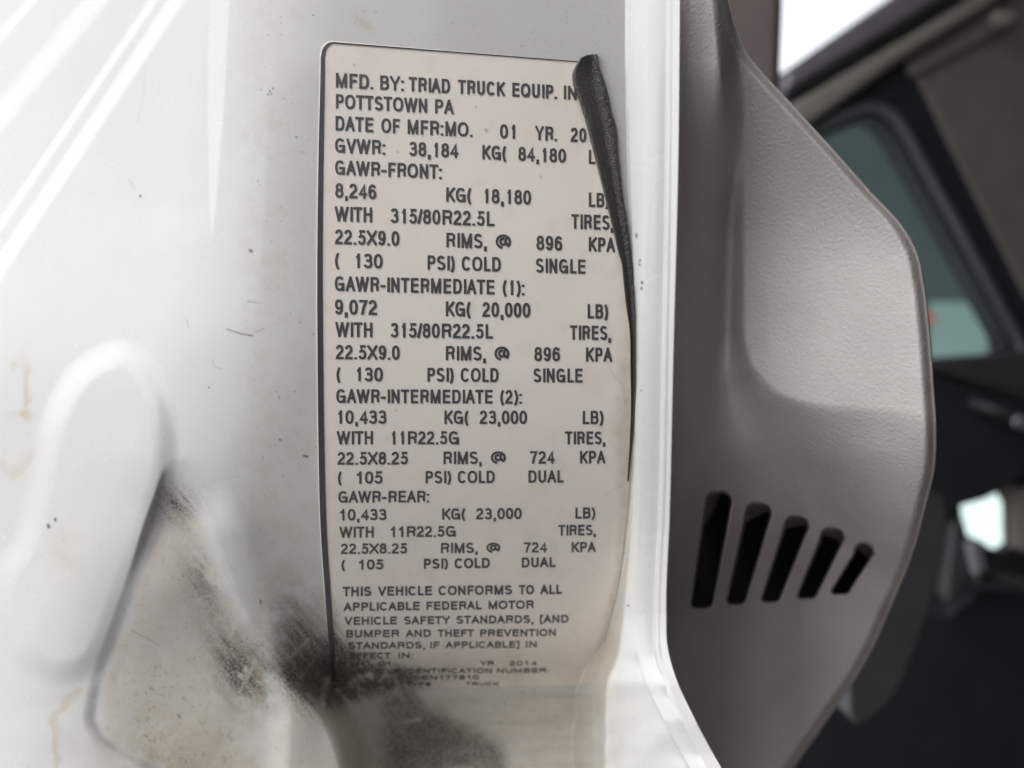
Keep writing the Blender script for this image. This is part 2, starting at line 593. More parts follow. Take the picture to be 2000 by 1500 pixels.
# masks: where dust, black grease and chips lie on the pillar
def grime(px, py):
    n1 = fbm(px / 60, py / 60, 21, 6, 0.68)
    n2 = fbm(px / 24, py / 24, 31, 5, 0.72)
    n3 = fbm(px / 160, py / 160, 41, 4)
    xl = flange_left(py)
    inner = sstep(470, 500, px) * sstep(8, -12, px - xl)
    dust = 0.09 * inner + 0.05 + 0.10 * n3
    ox_, oy_ = px, py
    px = px + 34 * (fbm(ox_ / 30, oy_ / 30, 301, 4) - .5)
    py = py + 34 * (fbm(ox_ / 30, oy_ / 30, 302, 4) - .5)
    dust = dust + 0.22 * sstep(600, 1150, py) * inner * n1
    sr = sdf_poly(px, py, RECESS)
    dust = dust + 0.52 * sstep(-5, 30, sr) * (0.45 + n1)
    dust = dust + 0.35 * blob(px, py, 330, 1490, 160, 60) * (0.5 + n1)
    dust = dust + 0.22 * sstep(1020, 1300, py) * sstep(520, 600, px) * (0.4 + n1) * inner
    dust = dust + 0.35 * blob(px, py, 130, 1080, 28, 48) * sstep(.3, .6, n1 + .2)
    dust = dust + 0.75 * blob(px, py, 52, 765, 8, 60) + 0.8 * blob(px, py, 45, 812, 22, 10) + 0.5 * blob(px, py, 32, 710, 8, 12)
    dust = dust + 0.40 * dist_mask(px, py, [(0, 900), (30, 930), (50, 905), (60, 880)], 10) + 0.6 * dist_mask(px, py, [(108, 1500), (112, 1395), (150, 1350)], 9)
    dust = dust + 0.5 * blob(px, py, 258, 358, 4, 12, -25) + 0.5 * blob(px, py, 222, 1325, 9, 17, 25) + 0.6 * blob(px, py, 708, 47, 14, 10, 20)
    dust = dust + 0.16 * sstep(430, 480, px) * sstep(620, 560, px) * sstep(0.42, 0.65, n2)
    rim = np.exp(-((px - 1200) / 26)**2) * sstep(1180, 1330, py)
    dust = dust + 0.5 * rim * n1
    px, py = ox_, oy_
    grease = 0.0
    def g(cx, cy, rx, ry, rot, amp, lo=0.46, hi=0.64):
        return amp * blob(px, py, cx, cy, rx, ry, rot) ** 0.7 * sstep(lo, hi, n2 * 0.6 + n1 * 0.4 + 0.12)
    grease = grease + g(345, 985, 36, 30, 0, 0.75, .2, .4) + g(395, 1135, 30, 55, -20, 0.50) + g(475, 1315, 42, 58, -20, 0.85)  # first blob: grease plus shadow painted into the top of the recess
    grease = grease + g(430, 1255, 30, 55, -25, 0.3)
    grease = grease + g(590, 1235, 50, 75, -15, 0.50) + g(625, 1320, 55, 55, 0, 1.0, .25, .45) + g(690, 1325, 80, 50, 0, 1.1, .2, .4)
    grease = grease + g(320, 1480, 90, 22, 10, 0.25)
    # greasy hollow right of the lump
    hol = [(735, 1378), (760, 1345), (800, 1340), (830, 1375), (900, 1415), (985, 1455), (1010, 1620), (742, 1620), (752, 1480)]
    sh = sdf_poly(px + 26 * (n1 - .5), py + 26 * (n2 - .5), hol)
    grease = np.maximum(grease, 0.95 * sstep(-24, 26, sh) * (0.75 + 0.5 * n1))
    brush = fbm(px / 120, py / 9, 51, 4)
    bott = sstep(1330, 1362, py) * sstep(730, 790, px) * sstep(2, -30, px - xl)
    dust = np.maximum(dust, bott * (0.62 + 0.2 * brush))
    grease = np.maximum(grease, bott * (0.06 + 0.12 * sstep(0.3, 0.85, brush)))
    ca, sa = math.cos(.9), math.sin(.9)
    smear = fbm((px * ca + py * sa) / 70, (-px * sa + py * ca) / 7, 401, 4, 0.6)
    inh = sstep(725, 760, px) * sstep(1350, 1385, py)
    grease = grease * ((0.66 + 0.62 * sstep(0.3, 0.7, smear)) * (1 - inh) + inh * (0.95 + 0.25 * (smear - .5)))
    for pl in RUBS:
        grease = grease * (1 - 0.6 * np.exp(-(dist_line(px + 6 * (n2 - .5), py + 6 * (n1 - .5), pl) / 3.5)**2))
    # rubbed clean streaks
    rub = sdf_poly(px, py, [(626, 1345), (634, 1322), (648, 1320), (634, 1380), (625, 1380)])
    grease = grease * (1 - 0.8 * sstep(-3, 3, rub))
    lump = dist_line(px, py, [(705, 1372), (690, 1430), (665, 1620)])
    grease = grease * (1 - 0.9 * np.exp(-(lump / 40)**2) * sstep(1355, 1385, py + 14 * (n2 - .5)))
    near = np.exp(-(lump / 70)**2) * sstep(1345, 1385, py)
    dust = dust * (1 - near) + near * (0.35 + 0.35 * n1)
    # chips and scratches, and a dark line along the recess's lower edge
    chip = 0 * px
    for cx, cy, rx, ry, rot in [(527, 178, 3, 2, 20), (533, 173, 2, 3, 0), (524, 184, 3, 2, 0), (530, 183, 2, 2, 0), (1243, 460, 2.5, 6, 0),
                                (1250, 509, 2, 4, 15), (1249, 517, 2.5, 3, 0), (1254, 552, 3, 4, 0), (1253, 563, 2.5, 4, 10), (579, 268, 2.5, 2.5, 0),
                                (274, 383, 3, 3, 0), (612, 30, 2, 2, 0), (597, 891, 7, 3, 10), (547, 859, 2.5, 2.5, 0), (408, 757, 2.2, 2.2, 0),
                                (490, 490, 5, 4, 30), (510, 175, 1.6, 1.6, 0), (485, 589, 2.4, 1.6, 0), (1289, 678, 3, 2.5, 0), (1253, 763, 2, 1.8, 0),
                                (95, 1028, 4, 6, -20), (108, 1015, 3, 5, 0), (509, 1175, 2.5, 5, 0), (1262, 1110, 2, 5, 10), (1227, 1183, 3, 2, 0)]:
        chip = np.maximum(chip, 0.9 * np.clip(1.6 * blob(px, py, cx, cy, rx, ry, rot) - .3, 0, 1))
    inrec = sstep(0, 30, sr) * (0.35 + 0.65 * sstep(0.4, 0.65, n1))
    chip = np.maximum(chip, 0.55 * inrec * sstep(0.78, 0.90, vnoise(px / 5.5, py / 5.5, 611)) * vnoise(px / 40, py / 40, 613))
    chip = np.maximum(chip, 0.55 * sstep(440, 520, px) * inner * sstep(0.955, 0.985, vnoise(px / 4.5, py / 4.5, 617)) * (0.4 + n3))
    for pts, w, a in [([(443, 643), (452, 646), (470, 652), (494, 656)], 1.6, .8), ([(500, 648), (515, 642)], 1.3, .55),
                      ([(487, 589), (508, 591)], 1.1, .5), ([(272, 155), (283, 136), (280, 190), (268, 240)], 1.3, .14),
                      ([(415, 703), (420, 716), (432, 720)], 1.2, .35), ([(258, 1231), (282, 1245), (312, 1260)], 1.4, .4),
                      ([(414, 938), (470, 930)], 1.2, .2), ([(188, 1350), (178, 1405), (195, 1440), (240, 1475), (300, 1502)], 9, .30), ([(364, 622), (369, 640)], 1.2, .3)]:
        chip = np.maximum(chip, a * np.exp(-(dist_line(px + 3 * (n2 - .5), py + 3 * (n1 - .5), pts) / w)**2) * (0.6 + 0.6 * n2))
    return np.clip(dust, 0, 1), np.clip(grease, 0, 1), np.clip(chip, 0, 1)


def dist_mask(px, py, pts, w):
    return np.exp(-(dist_line(px, py, pts) / w)**2)


py1 = np.arange(-140, 1660, 2.5)
tcol = np.linspace(0, 1, 580)
PY, T = np.meshgrid(py1, tcol, indexing='ij')
PX = -160 + T * (flange_right(PY) + 160)
Yp = panel_depth(PX, PY)
pts = P3(PX, PY, Yp)
dust, grease, chip = grime(PX, PY)
# rolled edge of the flange and its return, real sheet thickness
ex = []
for dpx, dY in ((1.6, .0003), (2.6, .0010), (2.2, .0022), (0.5, .003), (-30, .0034), (-60, .006)):
    ex.append(P3(PX[:, -1:] + dpx, PY[:, -1:], Yp[:, -1:] + dY))
pts = np.concatenate([pts] + ex, 1)
pad = lambda a: np.concatenate([a] + [a[:, -1:]] * len(ex), 1)
pillar = empty('door_pillar', (0, 0, 0), 'white painted truck door pillar with pressed ribs and greasy dirt, the sticker is on it', 'door pillar')
grid_mesh('pillar_panel', pts, M_WHITE, pillar, {'dust': pad(dust), 'grease': pad(grease), 'chip': pad(chip)})

# ------------------------------------------------------------------ compliance sticker
def panel_y(px, py):
    return panel_depth(np.asarray(px, float), np.asarray(py, float))


st_L = lambda py: smooth_interp([(60, 626), (130, 625), (300, 621), (500, 618.5), (700, 619), (850, 620.5), (1050, 626), (1150, 633), (1220, 638), (1300, 646), (1360, 652)], py)
st_R = lambda py: smooth_interp([(60, 1156), (110, 1160), (160, 1170), (250, 1194), (400, 1218), (540, 1233), (640, 1239), (790, 1239), (893, 1234), (1027, 1223),
                                 (1137, 1209), (1218, 1191), (1302, 1167), (1345, 1150)], py)
tt = np.linspace(0, 1, 420)
ss = np.linspace(0, 1, 240)
Tt, Ss = np.meshgrid(tt, ss, indexing='ij')
X0 = 626 + Ss * 564
top = 80 + (X0 - 650) * 0.079
rcor = 26.0
dx_ = np.clip(rcor - (X0 - 626), 0, rcor)
top = top + (rcor - np.sqrt(rcor**2 - dx_**2)) * 1.0
bot = 1351 - Ss * 13
dxr = np.clip(12 - (1 - Ss) * 520, 0, 12)
bot = bot - (12 - np.sqrt(144 - dxr**2))
SY = top + Tt * (bot - top)
SX = st_L(SY) + Ss * (st_R(SY) - st_L(SY))
SYd = panel_y(SX, SY) - 0.00025
# slight lifting and ripples at the right and at the bottom
SYd = SYd - 0.0004 * (fbm(SX / 50, SY / 50, 77, 3) - 0.5) * sstep(0.8, 1, Ss)
spts = P3(SX, SY, SYd)
n1 = fbm(SX / 40, SY / 40, 21, 5)
n2 = fbm(SX / 18, SY / 18, 31, 5)
sd = 0.03 + 0.10 * sstep(700, 1200, SY) + 0.10 * sstep(0.55, 0.75, n1)
redge = st_R(SY) - SX
band = interp([(80, 10), (400, 14), (560, 34), (650, 30), (760, 36), (830, 66), (900, 40), (1000, 20), (1100, 14), (1340, 22)], SY)
sd = sd + 0.52 * sstep(1.1, 0.35, redge / np.maximum(band, 1) + 0.9 * (n1 - 0.5))
sd = sd + 0.3 * np.exp(-(dist_line(SX, SY, [(1184, 705), (1196, 730), (1216, 752), (1222, 790)]) / 2.0)**2) + 0.25 * np.exp(-(dist_line(SX, SY, [(1180, 970), (1200, 955), (1214, 950)]) / 2.0)**2)
sd = sd + 0.35 * sstep(1200, 1345, SY) * (0.4 + n1) + 0.30 * sstep(30, 0, SX - 640 - (SY - 1180) * 0.25) * sstep(1150, 1260, SY)
sd = sd + 0.25 * sstep(14, 3, SX - st_L(SY) - 10) * n1
def sg(cx, cy, rx, ry, rot, amp):
    return amp * blob(SX, SY, cx, cy, rx, ry, rot) ** 0.7 * sstep(0.36, 0.56, n1 * 0.5 + n2 * 0.5 + 0.10)
smear_ = fbm((SX * .62 + SY * .78) / 60, (-SX * .78 + SY * .62) / 6, 401, 4, 0.6)
sgr = sg(660, 1340, 90, 34, 0, 1.1) + sg(700, 1295, 70, 18, 10, 0.75) + sg(665, 1268, 34, 26, 0, 0.6) + sg(725, 1340, 70, 20, 0, 0.8) + sg(650, 1235, 14, 40, 0, 0.5) + sg(760, 1318, 50, 14, 0, .5)
sgr = sgr * (0.66 + 0.62 * sstep(0.3, 0.7, smear_))
for pl in RUBS:
    sgr = sgr * (1 - 0.7 * np.exp(-(dist_line(SX + 6 * (n2 - .5), SY + 6 * (n1 - .5), pl) / 3.0)**2))
schip = 0 * SX
for cx, cy, r in [(692, 127, 2.0), (777, 297, 1.6), (659, 612, 1.6), (930, 210, 1.6), (698, 172, 1.4), (773, 800, 1.6), (1056, 345, 1.8), (980, 532, 1.4), (868, 1093, 1.4), (950, 255, 3)]:
    schip = np.maximum(schip, 0.7 * blob(SX, SY, cx, cy, r, r))
# skirt down to the paint so the film has thickness
ring = lambda a: np.pad(a, ((1, 1), (1, 1)), mode='edge')
skx, sky_, skd = ring(SX), ring(SY), ring(SYd)
skd[0, :] += 0.0003; skd[-1, :] += 0.0003; skd[1:-1, 0] += 0.0003; skd[1:-1, -1] += 0.0003
sticker = empty('compliance_sticker', (0, 0, 0), 'tall beige data sticker full of black capital lettering, on the white pillar', 'sticker')
grid_mesh('sticker_film', P3(skx, sky_, skd), M_FILM, sticker, {'dust': ring(np.clip(sd, 0, 1)), 'grease': ring(np.clip(sgr, 0, 1)), 'chip': ring(schip)})

# printed border line: left side, rounded corner, thin top line
path = [(float(st_L(np.array(y)) + 1.0), y) for y in np.linspace(1330, 112, 120)]
for a in np.linspace(180, 90, 12)[1:]:
    path.append((626.5 + 26 + 25 * math.cos(math.radians(a)), 108 - 26.5 * math.sin(math.radians(a))))
for x in np.linspace(665, 1150, 60):
    path.append((x, 81.8 + (x - 650) * 0.079))
pa = np.array(path)
tan = np.gradient(pa, axis=0)
tan /= np.linalg.norm(tan, axis=1)[:, None]
nrm = np.stack([-tan[:, 1], tan[:, 0]], 1)
wid = np.concatenate([np.interp(np.linspace(1330, 112, 120), [112, 140, 300, 1000, 1250, 1330], [7.5, 8, 9.5, 11.5, 11, 6]), np.linspace(7.5, 3.4, 11), np.linspace(3.2, 2.0, 60)])
inn = pa + nrm * wid[:, None]
mid_ = (pa + inn) / 2
bx = np.stack([pa[:, 0], mid_[:, 0], inn[:, 0]], 1)
by = np.stack([pa[:, 1], mid_[:, 1], inn[:, 1]], 1)
grid_mesh('border_line', P3(bx, by, panel_y(bx, by) - 0.00048), M_BORDER, sticker)

# ---- lettering: stroke built grotesque capitals
def arc(cx, cy, rx, ry, a0, a1, n=14, e=2.35):
    out = []
    for a in np.linspace(math.radians(a0), math.radians(a1), n):
        c, s = math.cos(a), math.sin(a)
        out.append((cx + rx * math.copysign(abs(c) ** (2 / e), c), cy + ry * math.copysign(abs(s) ** (2 / e), s)))
    return out


O_ = [arc(.5, .5, .5, .5, 90, 450, 36)]
GLYPH = {  # advance, left bearing, right bearing (of 718 cap height), strokes in a unit ink box
    'A': (667, 14, 14, [[(0, 0), (.5, 1)], [(.5, 1), (1, 0)], [(.18, .33), (.82, .33)]]),
    'B': (667, 74, 40, [[(0, 0), (0, 1), (.6, 1)] + arc(.6, .765, .34, .235, 80, -90, 12) + [(0, .53)], [(.6, .53)] + arc(.6, .265, .4, .265, 85, -90, 12) + [(0, 0)]]),
    'C': (722, 44, 41, [arc(.5, .5, .5, .5, 38, 322, 30)]),
    'D': (722, 81, 48, [[(0, 0), (0, 1), (.48, 1)] + arc(.48, .5, .52, .5, 85, -85, 18) + [(.48, 0), (-.0, 0)]]),
    'E': (667, 86, 51, [[(1, 1), (0, 1), (0, 0), (1, 0)], [(0, .53), (.93, .53)]]),
    'F': (611, 86, 28, [[(1, 1), (0, 1), (0, 0)], [(0, .5), (.86, .5)]]),
    'G': (778, 48, 74, [arc(.5, .5, .5, .5, 38, 300, 26) + [(.84, .1), (1, .3)], [(.54, .46), (1, .46), (1, .0)]]),
    'H': (722, 77, 77, [[(0, 0), (0, 1)], [(1, 0), (1, 1)], [(0, .53), (1, .53)]]),
    'I': (278, 91, 91, [[(.5, 0), (.5, 1)]]),
    'J': (500, 17, 69, [[(1, 1), (1, .25)] + arc(.5, .27, .5, .27, 0, -180, 12)]),
    'K': (667, 76, 4, [[(0, 0), (0, 1)], [(1, 1), (0, .36)], [(.32, .56), (1, 0)]]),
    'L': (556, 76, 19, [[(0, 1), (0, 0), (1, 0)]]),
    'M': (833, 73, 72, [[(0, 0), (0, 1)], [(.02, 1), (.5, 0)], [(.5, 0), (.98, 1)], [(1, 1), (1, 0)]]),
    'N': (722, 76, 77, [[(0, 0), (0, 1)], [(.02, 1), (.98, 0)], [(1, 0), (1, 1)]]),
    'O': (778, 39, 39, O_),
    'P': (667, 86, 45, [[(0, 0), (0, 1), (.58, 1)] + arc(.58, .735, .42, .265, 85, -90, 14) + [(0, .47)]]),
    'Q': (778, 39, 39, O_ + [[(.6, .22), (.98, -.04)]]),
    'R': (722, 88, 36, [[(0, 0), (0, 1), (.58, 1)] + arc(.58, .755, .4, .245, 85, -90, 14) + [(0, .51)], [(.56, .51), (.8, .45), (.88, .3), (.9, .1), (.96, 0)]]),
    'S': (667, 49, 46, [arc(.5, .745, .45, .255, 22, 205, 14) + [(.16, .59), (.5, .515), (.82, .43)] + arc(.5, .27, .5, .27, 20, -158, 15)]),
    'T': (611, 14, 14, [[(0, 1), (1, 1)], [(.5, 1), (.5, 0)]]),
    'U': (722, 79, 79, [[(0, 1), (0, .33)] + arc(.5, .33, .5, .33, 180, 360, 16) + [(1, 1)]]),
    'V': (667, 20, 20, [[(0, 1), (.5, 0)], [(.5, 0), (1, 1)]]),
    'W': (944, 16, 16, [[(0, 1), (.25, 0)], [(.25, 0), (.5, 1)], [(.5, 1), (.75, 0)], [(.75, 0), (1, 1)]]),
    'X': (667, 19, 19, [[(0, 1), (1, 0)], [(0, 0), (1, 1)]]),
    'Y': (667, 14, 14, [[(0, 1), (.5, .42), (1, 1)], [(.5, .42), (.5, 0)]]),
    'Z': (611, 23, 23, [[(0, 1), (1, 1), (0, 0), (1, 0)]]),
    '0': (556, 37, 37, O_),
    '1': (556, 101, 160, [[(.05, .77), (.5, .80), (.82, .93), (.9, 1)], [(.92, 1), (.92, 0)]]),
    '2': (556, 26, 49, [arc(.48, .71, .46, .29, 172, -25, 16) + [(.5, .38), (.12, .18), (0, 0), (1, 0)]]),
    '3': (556, 34, 34, [arc(.48, .75, .43, .25, 165, -70, 15) + [(.4, .53)], [(.4, .53)] + arc(.48, .265, .5, .265, 85, -165, 16)]),
    '4': (556, 25, 33, [[(.76, 0), (.76, 1), (0, .27), (1, .27)]]),
    '5': (556, 32, 42, [[(.9, 1), (.2, 1), (.1, .47)] + arc(.48, .31, .5, .31, 130, -165, 18)]),
    '6': (556, 38, 38, [arc(.5, .3, .47, .3, 90, 450, 24), arc(.53, .5, .52, .5, 35, 200, 18)]),
    '7': (556, 37, 33, [[(0, 1), (1, 1), (.55, .5), (.36, 0)]]),
    '8': (556, 38, 38, [arc(.5, .765, .43, .235, 90, 450, 22), arc(.5, .27, .5, .27, 90, 450, 24)]),
    '9': (556, 42, 42, [arc(.5, .69, .47, .31, 90, 450, 24), arc(.47, .5, .52, .5, -145, 20, 18)]),
    ',': (278, 87, 87, [[(.5, .0), (.5, .15)], [(.62, .06), (.62, -.06), (.4, -.19)]]),
    '.': (278, 87, 87, [[(.5, -.0), (.5, .15)]]),
    ':': (278, 87, 87, [[(.5, 0), (.5, .15)], [(.5, .57), (.5, .72)]]),
    '(': (333, 20, 20, [[(1, 1.08), (.45, .86), (.12, .62), (0, .42), (.12, .22), (.45, -.02), (1, -.24)]]),
    ')': (333, 20, 20, [[(0, 1.08), (.55, .86), (.88, .62), (1, .42), (.88, .22), (.55, -.02), (0, -.24)]]),
    '[': (360, 50, 20, [[(1, 1.04), (.1, 1.04), (.1, -.2), (1, -.2)]]),
    ']': (360, 20, 50, [[(0, 1.04), (.9, 1.04), (.9, -.2), (0, -.2)]]),
    '-': (420, 30, 30, [[(0, .37), (1, .37)]]),
    '/': (278, -17, -17, [[(0, 0), (1, 1)]]),
    '@': (1015, 100, 100, [arc(.5, .5, .5, .5, -52, 262, 34, 2.1), arc(.48, .5, .2, .24, 60, 400, 20, 2.1), [(.72, .76), (.64, .34), (.72, .28), (.86, .36)]]),
}


def stroke_quads(pts, w):
    """Constant width ribbon along pixel points; returns left and right outlines."""
    p = np.array(pts, float)
    keep = np.concatenate([[True], np.linalg.norm(np.diff(p, axis=0), axis=1) > 0.02])
    p = p[keep]
    d = np.diff(p, axis=0)
    d /= np.linalg.norm(d, axis=1)[:, None]
    n = np.stack([-d[:, 1], d[:, 0]], 1)
    closed = np.linalg.norm(p[0] - p[-1]) < 0.05
    off = np.zeros_like(p)
    for i in range(len(p)):
        if i == 0:
            a, b_ = (n[-1], n[0]) if closed else (n[0], n[0])
        elif i == len(p) - 1:
            a, b_ = (n[-1], n[0]) if closed else (n[-1], n[-1])
        else:
            a, b_ = n[i - 1], n[i]
        m = a + b_
        L = np.linalg.norm(m)
        if L < 0.35:
            m, sc = b_, 1.0
        else:
            m = m / L
            sc = min(1.0 / max(np.dot(m, a), 0.2), 1.6)
        off[i] = m * sc * w / 2
    return p + off, p - off


def word_strokes(word, x0, x1, base, cap, sw):
    """Ribbons of a word fitted between pixel columns x0 and x1. base, cap: functions of px."""
    adv, items = 0.0, []
    for ch in word:
        if ch == ' ':
            adv += 278
            continue
        w, lb, rb, st = GLYPH[ch]
        items.append((ch, adv + lb, adv + w - rb, st))
        adv += w
    lo, hi = items[0][1], items[-1][2]
    k = (x1 - x0) / max(hi - lo, 1)
    out = []
    for ch, a, b_, st in items:
        ga, gb = x0 + (a - lo) * k, x0 + (b_ - lo) * k
        xm = (ga + gb) / 2
        bb, cc = base(xm), cap(xm)
        for s in st:
            dot = ch in '.,:' and abs(s[0][0] - s[1][0]) < 1e-6
            h = sw / 2
            if dot:
                pp = [(xm, bb - y * cc) for x, y in s]
                out.append(stroke_quads(pp, sw * 1.15))
                continue
            pp = []
            for x, y in s:
                X = ga + h + x * max(gb - ga - 2 * h, 0.0)
                Yy = bb - h - y * (cc - 2 * h)
                # open stems reach the full cap height
                pp.append((X, Yy + (base(X) - bb)))
            p0, p1 = np.array(pp[0]), np.array(pp[-1])
            if np.linalg.norm(p0 - p1) > 0.5:
                for e, q in ((0, 1), (-1, -2)):
                    v = np.array(pp[e]) - np.array(pp[q])
                    L = np.linalg.norm(v)
                    if L > 0.3 * cc or (abs(v[0]) < 0.02 * cc or abs(v[1]) < 0.05 * cc) and L > 0.1 * cc:
                        pp[e] = tuple(np.array(pp[e]) + v / L * h)
            out.append(stroke_quads(pp, sw))
    return out


A_, B_, C_, D_ = (600, 50, 3.077), (600, 530, 2.8308), (600, 1050, 2.857), (600, 440, 3.077)
LINES = [  # crop, base(x, y)(x, y), cap left, cap right, words (text, x0, x1)
    (A_, (172, 371), (1615, 446), 88, 82, [('MFD.', 172, 393), ('BY:', 438, 577), ('TRIAD', 610, 858), ('TRUCK', 905, 1188), ('EQUIP.', 1232, 1498), ('INC', 1542, 1690)]),
    (A_, (172, 497), (880, 532), 86, 85, [('POTTSTOWN', 172, 720), ('PA', 768, 880)]),
    (A_, (170, 630), (1680, 702), 88, 85, [('DATE', 170, 396), ('OF', 445, 556), ('MFR:MO.', 603, 990), ('01', 1158, 1250), ('YR.', 1370, 1498), ('2014', 1583, 1778)]),
    (A_, (167, 762), (1730, 833), 87, 84, [('GVWR:', 167, 465), ('38,184', 612, 908), ('KG(', 1052, 1197), ('84,180', 1268, 1555), ('LB)', 1692, 1815)]),
    (A_, (167, 895), (805, 922), 87, 86, [('GAWR-FRONT:', 167, 805)]),
    (A_, (168, 1034), (1780, 1092), 88, 86, [('8,246', 168, 415), ('KG(', 835, 987), ('18,180', 1060, 1345), ('LB)', 1692, 1815)]),
    (A_, (165, 1175), (1815, 1228), 89, 88, [('WITH', 165, 390), ('315/80R22.5L', 500, 1125), ('TIRES,', 1587, 1836)]),
    (A_, (167, 1313), (1845, 1362), 89, 87, [('22.5X9.0', 167, 553), ('RIMS,', 836, 1075), ('@', 1132, 1225), ('896', 1377, 1533), ('KPA', 1692, 1850)]),
    (D_, (285, 256), (1672, 292), 88, 86, [('(', 166, 194), ('130', 285, 452), ('PSI)', 723, 886), ('COLD', 928, 1163), ('SINGLE', 1373, 1672)]),
    (B_, (152, 108), (1197, 132), 82, 81, [('GAWR-INTERMEDIATE', 152, 1035), ('(1):', 1080, 1198)]),
    (B_, (152, 238), (1640, 262), 84, 80, [('9,072', 152, 385), ('KG(', 766, 904), ('20,000', 968, 1233), ('LB)', 1550, 1664)]),
    (B_, (155, 362), (1650, 380), 82, 79, [('WITH', 155, 360), ('315/80R22.5L', 460, 1028), ('TIRES,', 1452, 1676)]),
    (B_, (158, 486), (1685, 500), 80, 78, [('22.5X9.0', 158, 511), ('RIMS,', 766, 984), ('@', 1035, 1118), ('896', 1255, 1398), ('KPA', 1541, 1686)]),
    (B_, (268, 608), (1522, 615), 78, 77, [('(', 161, 185), ('130', 268, 417), ('PSI)', 664, 809), ('COLD', 848, 1058), ('SINGLE', 1250, 1522)]),
    (B_, (160, 728), (1183, 732), 77, 76, [('GAWR-INTERMEDIATE', 160, 1025), ('(2):', 1066, 1184)]),
    (B_, (163, 843), (1615, 845), 75, 74, [('10,433', 165, 438), ('KG(', 758, 892), ('23,000', 953, 1215), ('LB)', 1523, 1638)]),
    (B_, (163, 957), (1620, 957), 74, 72, [('WITH', 163, 363), ('11R22.5G', 462, 838), ('TIRES,', 1425, 1645)]),
    (B_, (167, 1070), (1648, 1062), 71, 70, [('22.5X8.25', 167, 556), ('RIMS,', 753, 962), ('@', 1015, 1098), ('724', 1232, 1368), ('KPA', 1508, 1648)]),
    (B_, (272, 1175), (1418, 1168), 69, 68, [('(', 169, 192), ('105', 273, 416), ('PSI)', 654, 795), ('COLD', 832, 1036), ('DUAL', 1223, 1418)]),
    (B_, (172, 1280), (672, 1277), 65, 64, [('GAWR-REAR:', 172, 672)]),
    (B_, (178, 1378), (1570, 1367), 63, 62, [('10,433', 180, 438), ('KG(', 746, 875), ('23,000', 933, 1185), ('LB)', 1483, 1593)]),
    (B_, (178, 1473), (1570, 1460), 60, 59, [('WITH', 178, 367), ('11R22.5G', 461, 820), ('TIRES,', 1388, 1593)]),
    (C_, (187, 92), (1610, 81), 58, 57, [('22.5X8.25', 187, 557), ('RIMS,', 746, 948), ('@', 1000, 1077), ('724', 1208, 1338), ('KPA', 1476, 1610)]),
    (C_, (288, 180), (1385, 165), 57, 56, [('(', 190, 212), ('105', 288, 425), ('PSI)', 651, 785), ('COLD', 822, 1018), ('DUAL', 1197, 1386)]),
    (C_, (197, 328), (1422, 315), 53, 52, [('THIS', 197, 357), ('VEHICLE', 395, 696), ('CONFORMS', 733, 1143), ('TO', 1181, 1265), ('ALL', 1300, 1422)]),
    (C_, (203, 411), (1265, 397), 48, 47, [('APPLICABLE', 203, 628), ('FEDERAL', 666, 973), ('MOTOR', 1012, 1265)]),
    (C_, (208, 488), (1457, 475), 45, 44, [('VEHICLE', 208, 500), ('SAFETY', 540, 796), ('STANDARDS,', 832, 1260), ('[AND', 1297, 1458)]),
    (C_, (218, 558), (1387, 550), 42, 40, [('BUMPER', 218, 513), ('AND', 550, 690), ('THEFT', 728, 930), ('PREVENTION', 965, 1387)]),
    (C_, (228, 622), (1280, 614), 38, 37, [('STANDARDS,', 228, 655), ('IF', 687, 738), ('APPLICABLE]', 772, 1185), ('IN', 1220, 1280)]),
    (C_, (235, 677), (590, 673), 34, 33, [('EFFECT', 235, 466), ('IN:', 510, 590)]),
    (C_, (240, 718), (1280, 715), 28, 27, [('MO. 01', 240, 465), ('YR.', 965, 1055), ('2014', 1128, 1281)]),
    (C_, (235, 760), (1350, 755), 28, 27, [('VEHICLE', 235, 520), ('IDENTIFICATION', 545, 1030), ('NUMBER:', 1060, 1350)]),
    (C_, (500, 796), (958, 793), 27, 26, [('EH0EN177810', 505, 958)]),
    (C_, (240, 830), (1070, 827), 22, 21, [('VEHICLE', 250, 490), ('TYPE', 550, 690), ('TRUCK', 882, 1070)]),
]
for crop, b0, b1, cl, cr, words in LINES:
    ox, oy, sc = crop
    X = lambda x: ox + x / sc
    Yy = lambda y: oy + y / sc
    bx0, by0, bx1, by1 = X(b0[0]), Yy(b0[1]), X(b1[0]), Yy(b1[1])
    base = lambda x: by0 + (x - bx0) / (bx1 - bx0) * (by1 - by0)
    cap = lambda x: (cl + (x - bx0) / (bx1 - bx0) * (cr - cl)) / sc
    verts, faces, lay = [], [], []
    for wd, x0, x1 in words:
        c_ = cl / sc
        sw = min(0.14 * c_ + 0.85, 5.2) if c_ > 20 else 0.165 * c_ + 0.75
        for li, (l, r) in enumerate(word_strokes(wd, X(x0), X(x1), base, cap, sw)):
            k = len(verts)
            n = len(l)
            for i in range(n):
                verts.append(tuple(l[i])); verts.append(tuple(r[i])); lay += [li % 7] * 2
            for i in range(n - 1):
                faces.append((k + 2*i, k + 2*i + 1, k + 2*i + 3, k + 2*i + 2))
    v = np.array(verts)
    Yd = panel_y(v[:, 0], v[:, 1]) - 0.00040 - 0.000012 * np.array(lay)
    pydata('text_line', P3(v[:, 0], v[:, 1], Yd), faces, M_INK, sticker)

